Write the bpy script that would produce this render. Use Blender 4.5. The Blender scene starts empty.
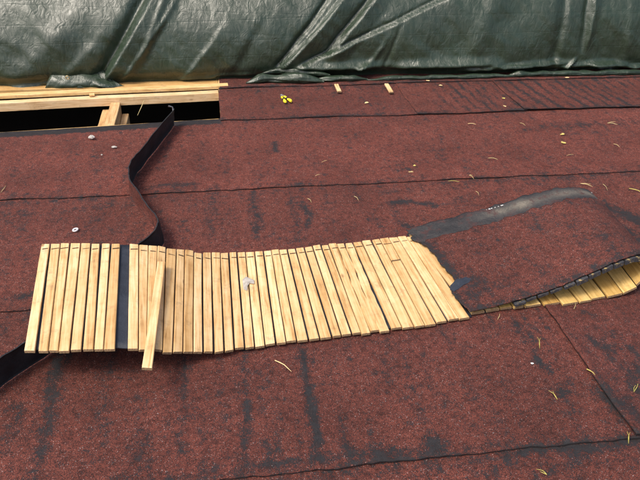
import bpy, bmesh, math, random
import numpy as np
from mathutils import Vector, Matrix, noise

random.seed(7)
scn = bpy.context.scene
C = scn.collection

# ------------------------------------------------------------------ camera
F = 686.0; H = 1.6                       # focal length in photo pixels, eye height over the roof
ROT = ((0.98901353, 0.05723311, -0.136296),
       (-0.14567184, 0.53413007, -0.83275734),
       (0.0251385, 0.84346277, 0.53659912))
cam = bpy.data.objects.new('camera', bpy.data.cameras.new('camera'))
C.objects.link(cam)
cam.data.sensor_width = 36.0
cam.data.lens = F / 640.0 * 36.0
cam.data.clip_start = 0.05
cam.data.clip_end = 500.0
M = Matrix(ROT).to_4x4(); M.translation = (0, 0, H)
cam.matrix_world = M
scn.camera = cam

# ------------------------------------------------------------------ sky, sun, exposure
SUN_AZ = math.radians(-126.0)            # compass angle from +Y, clockwise
SUN_EL = math.radians(57.0)
w = bpy.data.worlds.new('World'); scn.world = w; w.use_nodes = True
nt = w.node_tree; nt.nodes.clear()
sky = nt.nodes.new('ShaderNodeTexSky'); sky.sky_type = 'NISHITA'; sky.sun_disc = False
sky.sun_elevation = SUN_EL; sky.sun_rotation = SUN_AZ
sky.air_density = 0.8; sky.dust_density = 6.0; sky.ozone_density = 0.4
bg = nt.nodes.new('ShaderNodeBackground'); bg.inputs['Strength'].default_value = 0.15
wo = nt.nodes.new('ShaderNodeOutputWorld')
nt.links.new(sky.outputs[0], bg.inputs[0]); nt.links.new(bg.outputs[0], wo.inputs[0])
sun = bpy.data.objects.new('sun', bpy.data.lights.new('sun', 'SUN'))
C.objects.link(sun)
sun.data.energy = 1.5; sun.data.angle = math.radians(13.0); sun.data.color = (1.0, 0.94, 0.84)
sd = Vector((math.sin(SUN_AZ) * math.cos(SUN_EL), math.cos(SUN_AZ) * math.cos(SUN_EL), math.sin(SUN_EL)))
sun.rotation_euler = sd.to_track_quat('Z', 'Y').to_euler()
sun.location = sd * 20
scn.view_settings.view_transform = 'Standard'
scn.view_settings.look = 'None'
scn.view_settings.gamma = 1.0
scn.view_settings.use_curve_mapping = False
scn.view_settings.exposure = 0.55

# ------------------------------------------------------------------ helpers
RM = Matrix(ROT)
def ray(x, y): return RM @ Vector((x - 320.0, 240.0 - y, -F))
def at(x, y, z=0.0):
    """point of the roof (height z) seen at a photo pixel"""
    d = ray(x, y); t = (z - H) / d.z
    return Vector((d.x * t, d.y * t, z))
def pv(x, y, Y=4.5):
    """(X, Z) on the upright plane at depth Y"""
    d = ray(x, y); t = Y / d.y
    return d.x * t, H + d.z * t
def sm(a, b, x):
    t = min(1.0, max(0.0, (x - a) / (b - a))); return t * t * (3 - 2 * t)
def lerp(a, b, t): return a + (b - a) * t
def interp(tab, x):
    if x <= tab[0][0]: return tab[0][1]
    for (x0, y0), (x1, y1) in zip(tab, tab[1:]):
        if x <= x1: return y0 + (y1 - y0) * (x - x0) / (x1 - x0)
    return tab[-1][1]
def nz(x, y, z=0.0): return noise.noise(Vector((x, y, z)))
def fr(x, y, z=0.0, o=4): return noise.fractal(Vector((x, y, z)), 1.0, 2.0, o)

def mesh_obj(name, verts, faces, mat, parent=None, smooth=False, loc=None):
    me = bpy.data.meshes.new(name)
    me.from_pydata([tuple(v) for v in verts], [], faces)
    me.update()
    if mat: me.materials.append(mat)
    if smooth:
        me.polygons.foreach_set('use_smooth', [True] * len(me.polygons))
    o = bpy.data.objects.new(name, me); C.objects.link(o)
    if parent: o.parent = parent
    if loc is not None:
        o.location = loc
    return o
def fix_normals(o):
    bm = bmesh.new(); bm.from_mesh(o.data)
    bmesh.ops.recalc_face_normals(bm, faces=bm.faces); bm.to_mesh(o.data); bm.free()
def world_obj(name, verts, faces, mat, parent=None, smooth=False):
    """verts in world space; the object's origin is its base centre (or the parent's)"""
    vs = [Vector(v) for v in verts]
    if parent:
        pl = parent_world(parent)
        return mesh_obj(name, [v - pl for v in vs], faces, mat, parent, smooth)
    c = Vector((sum(v.x for v in vs) / len(vs), sum(v.y for v in vs) / len(vs), min(v.z for v in vs)))
    return mesh_obj(name, [v - c for v in vs], faces, mat, None, smooth, c)
def parent_world(p):
    l = Vector(p.location)
    while p.parent:
        p = p.parent; l += p.location
    return l
def empty(name, loc):
    o = bpy.data.objects.new(name, None); C.objects.link(o); o.location = loc
    o.empty_display_size = 0.1
    return o
def tag(o, label, cat, group=None):
    o['label'] = label; o['category'] = cat
    if group: o['group'] = group
    return o
BOXF = [(0, 3, 2, 1), (4, 5, 6, 7), (0, 1, 5, 4), (1, 2, 6, 5), (2, 3, 7, 6), (3, 0, 4, 7)]
def box(x0, x1, y0, y1, z0, z1):
    return [(x0, y0, z0), (x1, y0, z0), (x1, y1, z0), (x0, y1, z0), (x0, y0, z1), (x1, y0, z1), (x1, y1, z1), (x0, y1, z1)], BOXF
def tube(path, radii, n=8, cap=True, squash=1.0, up=Vector((0, 0, 1))):
    vs, fs = [], []
    P = [Vector(p) for p in path]
    for i, p in enumerate(P):
        t = (P[min(i + 1, len(P) - 1)] - P[max(i - 1, 0)]).normalized()
        a = t.cross(up)
        a = a.normalized() if a.length > 1e-5 else Vector((1, 0, 0))
        b = a.cross(t).normalized()
        r = radii[i] if hasattr(radii, '__len__') else radii
        for k in range(n):
            th = 2 * math.pi * k / n
            vs.append(p + a * (math.cos(th) * r) + b * (math.sin(th) * r * squash))
    for i in range(len(P) - 1):
        for k in range(n):
            q = (k + 1) % n
            fs.append((i * n + k, i * n + q, (i + 1) * n + q, (i + 1) * n + k))
    if cap:
        fs.append(tuple(range(n))); fs.append(tuple(reversed(range((len(P) - 1) * n, len(P) * n))))
    return vs, fs

# ------------------------------------------------------------------ materials
def newmat(name):
    m = bpy.data.materials.new(name); m.use_nodes = True
    t = m.node_tree; b = t.nodes['Principled BSDF']
    return m, t, b
def N(t, typ, **kw):
    n = t.nodes.new(typ)
    for k, v in kw.items():
        if hasattr(n, k): setattr(n, k, v)
        else: n.inputs[k].default_value = v
    return n
def L(t, a, b): t.links.new(a, b)
def ramp(t, fac, stops, interp='LINEAR'):
    r = t.nodes.new('ShaderNodeValToRGB'); r.color_ramp.interpolation = interp
    e = r.color_ramp.elements
    while len(e) < len(stops): e.new(0.5)
    for el, (p, c) in zip(e, stops):
        el.position = p; el.color = (c[0], c[1], c[2], 1) if hasattr(c, '__len__') else (c, c, c, 1)
    L(t, fac, r.inputs[0]); return r
def mixc(t, fac, a, b, typ='MIX'):
    n = t.nodes.new('ShaderNodeMix'); n.data_type = 'RGBA'; n.blend_type = typ
    for s, v in ((n.inputs[0], fac), (n.inputs[6], a), (n.inputs[7], b)):
        if hasattr(v, 'default_value') and not isinstance(v, (int, float)): L(t, v, s)
        elif isinstance(v, (int, float)): s.default_value = v
        else: s.default_value = (v[0], v[1], v[2], 1)
    return n.outputs[2]
def math_(t, op, a, b=0.0, clamp=False):
    n = t.nodes.new('ShaderNodeMath'); n.operation = op; n.use_clamp = clamp
    for s, v in ((n.inputs[0], a), (n.inputs[1], b)):
        if isinstance(v, (int, float)): s.default_value = v
        else: L(t, v, s)
    return n.outputs[0]
def bump(t, b, h, strength, dist):
    n = t.nodes.new('ShaderNodeBump'); n.inputs['Strength'].default_value = strength; n.inputs['Distance'].default_value = dist
    L(t, h, n.inputs['Height']); L(t, n.outputs[0], b.inputs['Normal']); return n
def coords(t, scale=(1, 1, 1)):
    tc = t.nodes.new('ShaderNodeTexCoord'); mp = t.nodes.new('ShaderNodeMapping'); mp.inputs['Scale'].default_value = scale
    L(t, tc.outputs['Object'], mp.inputs['Vector']); return mp.outputs[0]

def felt_material():
    m, t, b = newmat('red_granule_felt')
    co = coords(t)
    vor = N(t, 'ShaderNodeTexVoronoi', feature='F1', Scale=520.0, Randomness=1.0); L(t, co, vor.inputs['Vector'])
    sep = t.nodes.new('ShaderNodeSeparateColor'); L(t, vor.outputs['Color'], sep.inputs[0])
    gran = ramp(t, sep.outputs[0], [(0.0, (0.024, 0.012, 0.011)), (0.25, (0.052, 0.019, 0.016)), (0.5, (0.108, 0.030, 0.022)),
                                    (0.80, (0.152, 0.043, 0.030)), (0.972, (0.168, 0.055, 0.041)), (0.988, (0.22, 0.16, 0.15)), (1.0, (0.30, 0.26, 0.26))])
    big = N(t, 'ShaderNodeTexNoise', Scale=2.6, Detail=6.0, Roughness=0.65); L(t, co, big.inputs['Vector'])
    bigr = ramp(t, big.outputs['Fac'], [(0.3, 0.70), (0.7, 1.18)])
    mid = N(t, 'ShaderNodeTexNoise', Scale=48.0, Detail=5.0, Roughness=0.75); L(t, co, mid.inputs['Vector'])
    midr = ramp(t, mid.outputs['Fac'], [(0.32, 0.42), (0.5, 1.0), (0.70, 1.22)])
    c1 = mixc(t, 1.0, gran.outputs[0], bigr.outputs[0], 'MULTIPLY')
    c1 = mixc(t, 1.0, c1, midr.outputs[0], 'MULTIPLY')
    oi = t.nodes.new('ShaderNodeObjectInfo')
    orr = ramp(t, oi.outputs['Random'], [(0.0, (0.93, 0.93, 0.95)), (1.0, (1.07, 1.05, 1.03))])
    c1 = mixc(t, 1.0, c1, orr.outputs[0], 'MULTIPLY')
    # bare bitumen where the granules have worn away, plus the fold's painted shadow
    at_ = N(t, 'ShaderNodeAttribute', attribute_name='wear_shade')
    tn = N(t, 'ShaderNodeAttribute', attribute_name='tone')
    c1 = mixc(t, tn.outputs['Fac'], c1, mixc(t, 1.0, c1, (1.42, 1.30, 1.26), 'MULTIPLY'))
    w1 = N(t, 'ShaderNodeTexNoise', Scale=14.0, Detail=9.0, Roughness=0.74); L(t, co, w1.inputs['Vector'])
    w2 = N(t, 'ShaderNodeTexNoise', Scale=42.0, Detail=7.0, Roughness=0.82); L(t, co, w2.inputs['Vector'])
    # along the fall of the roof granule loss runs in lines
    mpw = t.nodes.new('ShaderNodeMapping'); mpw.inputs['Scale'].default_value = (1.0, 0.16, 1.0); L(t, co, mpw.inputs['Vector'])
    w3 = N(t, 'ShaderNodeTexNoise', Scale=15.0, Detail=5.0, Roughness=0.7); L(t, mpw.outputs[0], w3.inputs['Vector'])
    s = math_(t, 'ADD', math_(t, 'MULTIPLY', w1.outputs['Fac'], 1.25), math_(t, 'MULTIPLY', w2.outputs['Fac'], 1.85))
    s = math_(t, 'ADD', s, math_(t, 'MULTIPLY', w3.outputs['Fac'], 1.05))
    s = math_(t, 'ADD', s, math_(t, 'MULTIPLY', sep.outputs[1], 0.42))
    s = math_(t, 'ADD', s, math_(t, 'MULTIPLY', at_.outputs['Fac'], 0.62))
    mpd = t.nodes.new('ShaderNodeMapping'); mpd.inputs['Scale'].default_value = (16.0, 13.0, 0.0); L(t, co, mpd.inputs['Vector'])
    vd = N(t, 'ShaderNodeTexVoronoi', Scale=1.0, Randomness=0.42); L(t, mpd.outputs[0], vd.inputs['Vector'])
    vdc = t.nodes.new('ShaderNodeSeparateColor'); L(t, vd.outputs['Color'], vdc.inputs[0])
    dots = math_(t, 'MULTIPLY', ramp(t, vd.outputs['Distance'], [(0.05, 0.34), (0.30, 0.0)]).outputs[0], vdc.outputs[0])
    s = math_(t, 'ADD', s, dots)
    s = math_(t, 'SUBTRACT', s, 1.75)
    mask = ramp(t, s, [(0.72, 0.0), (0.92, 0.95)])
    bit = ramp(t, w2.outputs['Fac'], [(0.3, (0.007, 0.008, 0.009)), (0.7, (0.028, 0.030, 0.034))])
    col = mixc(t, mask.outputs[0], c1, bit.outputs[0])
    L(t, col, b.inputs['Base Color'])
    b.inputs['Roughness'].default_value = 0.82
    b.inputs['Specular IOR Level'].default_value = 0.28
    h = math_(t, 'ADD', math_(t, 'MULTIPLY', vor.outputs['Distance'], -0.8), math_(t, 'MULTIPLY', mask.outputs[0], -0.5))
    h = math_(t, 'ADD', h, math_(t, 'MULTIPLY', mid.outputs['Fac'], 1.6))
    bump(t, b, h, 0.6, 0.003)
    return m
def bitumen_material(name, c0, c1, rough, spec=0.5, spots=None):
    m, t, b = newmat(name)
    co = coords(t)
    n1 = N(t, 'ShaderNodeTexNoise', Scale=14.0, Detail=8.0, Roughness=0.7); L(t, co, n1.inputs['Vector'])
    n2 = N(t, 'ShaderNodeTexNoise', Scale=220.0, Detail=3.0); L(t, co, n2.inputs['Vector'])
    r = ramp(t, math_(t, 'ADD', math_(t, 'MULTIPLY', n1.outputs['Fac'], 0.7), math_(t, 'MULTIPLY', n2.outputs['Fac'], 0.3)), [(0.35, c0), (0.68, c1)])
    col = r.outputs[0]
    if spots:
        n3 = N(t, 'ShaderNodeTexNoise', Scale=30.0, Detail=6.0, Roughness=0.75); L(t, co, n3.inputs['Vector'])
        k = ramp(t, n3.outputs['Fac'], [(spots[1], 0.0), (spots[1] + 0.08, 0.85)])
        col = mixc(t, k.outputs[0], col, spots[0])
    L(t, col, b.inputs['Base Color'])
    b.inputs['Roughness'].default_value = rough
    b.inputs['Specular IOR Level'].default_value = spec
    bump(t, b, math_(t, 'ADD', n1.outputs['Fac'], math_(t, 'MULTIPLY', n2.outputs['Fac'], 0.3)), 0.5, 0.006)
    return m
def band_material():
    m, t, b = newmat('grey_bare_bitumen')
    co = coords(t)
    n1 = N(t, 'ShaderNodeTexNoise', Scale=11.0, Detail=9.0, Roughness=0.75); L(t, co, n1.inputs['Vector'])
    n2 = N(t, 'ShaderNodeTexNoise', Scale=130.0, Detail=4.0, Roughness=0.7); L(t, co, n2.inputs['Vector'])
    at_ = N(t, 'ShaderNodeAttribute', attribute_name='wear_shade')
    f = math_(t, 'ADD', math_(t, 'MULTIPLY', n1.outputs['Fac'], 0.55), math_(t, 'MULTIPLY', n2.outputs['Fac'], 0.40))
    f = math_(t, 'ADD', f, math_(t, 'MULTIPLY', at_.outputs['Fac'], 0.42))
    r = ramp(t, f, [(0.40, (0.012, 0.012, 0.014)), (0.55, (0.040, 0.038, 0.038)), (0.72, (0.085, 0.078, 0.068)), (0.95, (0.21, 0.185, 0.145))])
    g = N(t, 'ShaderNodeTexNoise', Scale=19.0, Detail=8.0, Roughness=0.8); L(t, co, g.inputs['Vector'])
    gk = ramp(t, g.outputs['Fac'], [(0.52, 0.0), (0.60, 0.85)])
    L(t, mixc(t, gk.outputs[0], r.outputs[0], (0.07, 0.026, 0.022)), b.inputs['Base Color'])
    b.inputs['Roughness'].default_value = 0.58
    bump(t, b, math_(t, 'ADD', n1.outputs['Fac'], math_(t, 'MULTIPLY', n2.outputs['Fac'], 0.5)), 0.9, 0.012)
    return m
def wood_material(name, light, mid, dark, along=1, rough=0.62, stain=0.0):
    """pine: fibres run along the object's local axis 'along'"""
    m, t, b = newmat(name)
    sc = [1, 1, 1]; sc[along] = 0.045
    tc = t.nodes.new('ShaderNodeTexCoord')
    oi = t.nodes.new('ShaderNodeObjectInfo')
    off = t.nodes.new('ShaderNodeCombineXYZ')
    for i, k in enumerate((37.0, 91.0, 53.0)): L(t, math_(t, 'MULTIPLY', oi.outputs['Random'], k), off.inputs[i])
    add = t.nodes.new('ShaderNodeVectorMath'); add.operation = 'ADD'
    L(t, tc.outputs['Object'], add.inputs[0]); L(t, off.outputs[0], add.inputs[1])
    mp = t.nodes.new('ShaderNodeMapping'); mp.inputs['Scale'].default_value = sc; L(t, add.outputs[0], mp.inputs['Vector'])
    g = N(t, 'ShaderNodeTexNoise', Scale=95.0, Detail=5.0, Roughness=0.6, Distortion=0.6); L(t, mp.outputs[0], g.inputs['Vector'])
    g2 = N(t, 'ShaderNodeTexNoise', Scale=9.0, Detail=4.0, Roughness=0.6); L(t, add.outputs[0], g2.inputs['Vector'])
    f = math_(t, 'ADD', math_(t, 'MULTIPLY', g.outputs['Fac'], 0.72), math_(t, 'MULTIPLY', g2.outputs['Fac'], 0.35))
    r = ramp(t, f, [(0.36, dark), (0.50, mid), (0.63, light)])
    rv = ramp(t, oi.outputs['Random'], [(0.0, (0.80, 0.72, 0.60)), (0.2, (0.93, 0.89, 0.82)), (0.6, (1.0, 0.98, 0.95)), (1.0, (1.08, 1.09, 1.12))])
    col = mixc(t, 1.0, r.outputs[0], rv.outputs[0], 'MULTIPLY')
    # knots
    mp2 = t.nodes.new('ShaderNodeMapping'); s2 = [1, 1, 1]; s2[along] = 0.45; mp2.inputs['Scale'].default_value = s2; L(t, add.outputs[0], mp2.inputs['Vector'])
    v = N(t, 'ShaderNodeTexVoronoi', Scale=9.0); L(t, mp2.outputs[0], v.inputs['Vector'])
    kn = ramp(t, v.outputs['Distance'], [(0.035, 0.75), (0.085, 0.0)])
    vs = t.nodes.new('ShaderNodeSeparateColor'); L(t, v.outputs['Color'], vs.inputs[0])
    kk = math_(t, 'MULTIPLY', kn.outputs[0], math_(t, 'GREATER_THAN', vs.outputs[0], 0.45))
    col = mixc(t, kk, col, (0.20, 0.10, 0.035))
    # grime
    g3 = N(t, 'ShaderNodeTexNoise', Scale=22.0, Detail=7.0, Roughness=0.75); L(t, add.outputs[0], g3.inputs['Vector'])
    gr = ramp(t, g3.outputs['Fac'], [(0.54 - stain, 0.0), (0.70 - stain, 0.42 + stain * 2.2)])
    col = mixc(t, gr.outputs[0], col, (0.19, 0.125, 0.07) if stain == 0 else (0.035, 0.036, 0.042))
    L(t, col, b.inputs['Base Color'])
    b.inputs['Roughness'].default_value = rough
    b.inputs['Specular IOR Level'].default_value = 0.35
    bump(t, b, math_(t, 'ADD', g.outputs['Fac'], math_(t, 'MULTIPLY', g3.outputs['Fac'], 0.4)), 0.35, 0.0018)
    return m
def tarp_material():
    m, t, b = newmat('green_tarpaulin')
    co = coords(t)
    n1 = N(t, 'ShaderNodeTexNoise', Scale=3.0, Detail=5.0, Roughness=0.6); L(t, co, n1.inputs['Vector'])
    r = ramp(t, n1.outputs['Fac'], [(0.3, (0.014, 0.028, 0.015)), (0.7, (0.023, 0.042, 0.024))])
    # dusty film
    d = N(t, 'ShaderNodeTexNoise', Scale=26.0, Detail=7.0, Roughness=0.72); L(t, co, d.inputs['Vector'])
    dr = ramp(t, d.outputs['Fac'], [(0.45, 0.0), (0.75, 0.14)])
    L(t, mixc(t, dr.outputs[0], r.outputs[0], (0.11, 0.125, 0.11)), b.inputs['Base Color'])
    rr = ramp(t, d.outputs['Fac'], [(0.35, 0.33), (0.7, 0.52)])
    L(t, rr.outputs[0], b.inputs['Roughness'])
    b.inputs['Specular IOR Level'].default_value = 0.75
    # crumples, storage creases and weave
    mp = t.nodes.new('ShaderNodeMapping'); mp.inputs['Rotation'].default_value = (0, math.radians(38), 0); mp.inputs['Scale'].default_value = (1.0, 1.0, 0.45)
    L(t, co, mp.inputs['Vector'])
    c1 = N(t, 'ShaderNodeTexNoise', Scale=22.0, Detail=5.0, Roughness=0.55, Distortion=0.9); L(t, mp.outputs[0], c1.inputs['Vector'])
    c2 = N(t, 'ShaderNodeTexVoronoi', feature='DISTANCE_TO_EDGE', Scale=13.0); L(t, mp.outputs[0], c2.inputs['Vector'])
    c2r = ramp(t, c2.outputs['Distance'], [(0.0, 0.0), (0.10, 1.0)])
    mp3 = t.nodes.new('ShaderNodeMapping'); mp3.inputs['Scale'].default_value = (0.25, 1.0, 9.5); L(t, co, mp3.inputs['Vector'])
    c3 = N(t, 'ShaderNodeTexVoronoi', feature='DISTANCE_TO_EDGE', Scale=1.0, Randomness=0.55); L(t, mp3.outputs[0], c3.inputs['Vector'])
    c3r = ramp(t, c3.outputs['Distance'], [(0.0, 0.0), (0.035, 1.0)])
    wv = N(t, 'ShaderNodeTexNoise', Scale=260.0, Detail=2.0); L(t, co, wv.inputs['Vector'])
    h = math_(t, 'ADD', math_(t, 'MULTIPLY', c1.outputs['Fac'], 1.0), math_(t, 'MULTIPLY', c2r.outputs[0], 0.025))
    h = math_(t, 'ADD', h, math_(t, 'MULTIPLY', c3r.outputs[0], 0.07))
    h = math_(t, 'ADD', h, math_(t, 'MULTIPLY', wv.outputs['Fac'], 0.05))
    bump(t, b, h, 0.42, 0.018)
    return m
def plain(name, col, rough=0.6, metal=0.0, var=0.15, scale=60.0):
    m, t, b = newmat(name)
    co = coords(t)
    n = N(t, 'ShaderNodeTexNoise', Scale=scale, Detail=4.0); L(t, co, n.inputs['Vector'])
    lo = tuple(c * (1 - var) for c in col); hi = tuple(min(1, c * (1 + var)) for c in col)
    r = ramp(t, n.outputs['Fac'], [(0.3, lo), (0.7, hi)])
    L(t, r.outputs[0], b.inputs['Base Color'])
    b.inputs['Roughness'].default_value = rough; b.inputs['Metallic'].default_value = metal
    bump(t, b, n.outputs['Fac'], 0.25, 0.002)
    return m

M_FELT = felt_material()
M_BIT = bitumen_material('black_bitumen', (0.006, 0.007, 0.009), (0.020, 0.022, 0.026), 0.62, 0.4)
M_BACK = bitumen_material('blue_black_backing', (0.012, 0.016, 0.025), (0.034, 0.042, 0.060), 0.6, 0.4)
M_BAND = band_material()
M_SLAT = wood_material('pale_pine', (0.74, 0.54, 0.30), (0.63, 0.41, 0.19), (0.38, 0.21, 0.075))
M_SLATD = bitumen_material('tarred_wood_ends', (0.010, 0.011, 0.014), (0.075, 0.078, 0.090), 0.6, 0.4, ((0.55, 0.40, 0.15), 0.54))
M_SLATI = wood_material('orange_pine', (0.70, 0.50, 0.20), (0.60, 0.40, 0.135), (0.38, 0.22, 0.07))  # slats inside the fold, more orange than the outer ones
M_BEAM = wood_material('beam_pine', (0.74, 0.53, 0.27), (0.64, 0.42, 0.18), (0.42, 0.24, 0.09), along=0)
M_BEAMP = wood_material('planed_pine', (0.72, 0.53, 0.32), (0.63, 0.43, 0.23), (0.42, 0.25, 0.11), along=0)
M_RAFT = wood_material('rafter_pine', (0.62, 0.42, 0.22), (0.50, 0.31, 0.14), (0.34, 0.18, 0.07), along=1)
M_TARP = tarp_material()
M_END = plain('weathered_shaded_end_grain', (0.25, 0.165, 0.09), 0.85, var=0.5, scale=240.0)  # weathered end grain, coloured darker still for the shade on slat ends
M_DARK = plain('loft_shade', (0.022, 0.019, 0.017), 0.9)  # near-black colour stands in for the deep shade of the loft
M_SOIL = plain('soil', (0.09, 0.075, 0.05), 0.95, scale=3.0)

# ------------------------------------------------------------------ the roof
roof = empty('roof', (0, 0, 0)); roof['kind'] = 'structure'
HX0, HX1 = -3.6, 0.01                     # the opening in the deck
def hole_near(x): return 3.872 + 0.078 * max(-2.0, min(0.0, x))
def relief(x, y):
    """slow waves of the old deck under the felt, never below 0"""
    return 0.004 + 0.003 * fr(x * 1.1, y * 1.3, 3.1, 3) + 0.0016 * nz(x * 9.0, y * 0.7, 8.8) + 0.001 * nz(x * 23.0, y * 1.2, 1.7)

def slab(name, xs, y0f, y1f, z0, z1, mat):
    vs, fs = [], []
    for x in xs:
        vs += [(x, y0f(x), z0), (x, y1f(x), z0), (x, y1f(x), z1), (x, y0f(x), z1)]
    for i in range(len(xs) - 1):
        a, b = i * 4, i * 4 + 4
        for k in range(4):
            q = (k + 1) % 4
            fs.append((a + k, a + q, b + q, b + k))
    fs.append((3, 2, 1, 0)); n = (len(xs) - 1) * 4; fs.append((n, n + 1, n + 2, n + 3))
    o = mesh_obj(name, vs, fs, mat, roof); fix_normals(o); return o
slab('deck_board', [-7, -3.6, -2, -1, 0.0, 0.012, 8], lambda x: -3.0, lambda x: hole_near(x) + 0.012 if x < 0.011 else 3.86, -0.030, -0.001, M_BEAM)
slab('deck_board', [0.012, 8], lambda x: 3.862, lambda x: 5.6, -0.030, -0.001, M_BEAM)
slab('deck_board', [-7, HX0], lambda x: 3.72, lambda x: 5.6, -0.031, -0.002, M_BEAM)
slab('deck_board', [HX0 + .002, 0.010], lambda x: 4.47, lambda x: 5.6, -0.031, -0.002, M_BEAM)
# the dark loft under the opening
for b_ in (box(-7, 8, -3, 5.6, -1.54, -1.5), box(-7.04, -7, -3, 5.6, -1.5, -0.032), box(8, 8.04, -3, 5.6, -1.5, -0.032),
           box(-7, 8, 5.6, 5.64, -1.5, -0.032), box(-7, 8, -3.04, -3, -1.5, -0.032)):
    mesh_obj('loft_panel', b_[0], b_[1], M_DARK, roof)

SEAMS = [4.375, 3.825, 2.965, 2.12, 1.268, 0.42, -0.43, -1.28, -2.13]
# stains, bare patches and the fold's painted shadow: polylines on the roof (photo points), half width in m, strength
STREAK_PX = [
    ([(243, 352), (247, 395), (246, 440), (240, 478)], 0.020, 0.55), ([(248, 405), (249, 420)], 0.024, 0.7),
    ([(303, 352), (306, 385), (312, 405)], 0.014, 0.75), ([(308, 395), (314, 420), (318, 442)], 0.022, 1.05), ([(318, 440), (317, 462)], 0.025, 0.8),
    ([(183, 350), (184, 420), (178, 445)], 0.020, 0.45), ([(60, 350), (50, 420), (38, 470)], 0.028, 0.6), ([(112, 350), (103, 410), (92, 470)], 0.02, 0.35),
    ([(517, 323), (532, 345), (540, 362), (549, 373)], 0.011, 1.25), ([(566, 378), (561, 395)], 0.03, 0.5),
    ([(388, 340), (385, 380)], 0.03, 0.35), ([(283, 400), (279, 470)], 0.014, 0.4), ([(345, 420), (346, 445)], 0.02, 0.4), ([(368, 425), (369, 436)], 0.02, 0.4),
    ([(396, 203), (412, 203), (436, 206)], 0.028, 1.0), ([(404, 226), (412, 228)], 0.02, 0.9), ([(300, 206), (312, 214), (306, 228)], 0.022, 0.75),
    ([(252, 195), (256, 215), (255, 238)], 0.03, 0.6), ([(290, 195), (296, 240)], 0.03, 0.45), ([(205, 200), (212, 238)], 0.035, 0.4),
    ([(273, 143), (276, 152)], 0.022, 0.95), ([(361, 98), (372, 108)], 0.02, 0.6), ([(412, 133), (424, 150)], 0.012, 0.7), ([(440, 135), (446, 160)], 0.02, 0.4),
    ([(590, 340), (612, 352)], 0.04, 0.7), ([(602, 392), (622, 410)], 0.05, 0.75), ([(636, 350), (632, 420)], 0.05, 0.55), ([(575, 455), (620, 448)], 0.02, 0.9),
    ([(520, 452), (580, 446), (640, 441)], 0.022, 0.9), ([(250, 470), (330, 462), (420, 452)], 0.030, 0.6), ([(430, 444), (440, 452)], 0.03, 0.8), ([(488, 440), (492, 447)], 0.025, 0.8), ([(345, 448), (350, 460)], 0.028, 0.8),
    ([(10, 215), (60, 214), (118, 205)], 0.035, 0.35), ([(5, 300), (30, 297)], 0.03, 0.7), ([(90, 157), (100, 158)], 0.012, 0.6), ([(440, 205), (475, 197), (520, 190)], 0.03, 0.3),
    ([(520, 130), (640, 122)], 0.06, 0.3), ([(600, 207), (640, 222)], 0.07, 0.9), ([(612, 222), (645, 245)], 0.05, 0.8), ([(455, 470), (520, 466)], 0.03, 0.3),  # middle two: shadow cast by the fold, painted as dark patches
    ([(150, 190), (170, 186), (200, 186)], 0.03, 0.45), ([(20, 418), (10, 440)], 0.03, 0.4), ([(100, 425), (108, 440)], 0.03, 0.3),
]
STREAKS = []
for px, wd, st in STREAK_PX:
    STREAKS.append((np.array([at(*p)[:2] for p in px]), wd, st))
def wear_shade_field(X, Y, band):
    W = np.zeros_like(X)
    for P, wd, st in STREAKS:
        D = np.full_like(X, 1e9)
        for a, b in zip(P, P[1:]):
            ab = b - a; l2 = (ab ** 2).sum()
            T = np.clip(((X - a[0]) * ab[0] + (Y - a[1]) * ab[1]) / l2, 0, 1)
            D = np.minimum(D, np.hypot(X - a[0] - T * ab[0], Y - a[1] - T * ab[1]))
        W = np.maximum(W, st * np.exp(-(D / (wd * 0.82)) ** 2))
    return W

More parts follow.
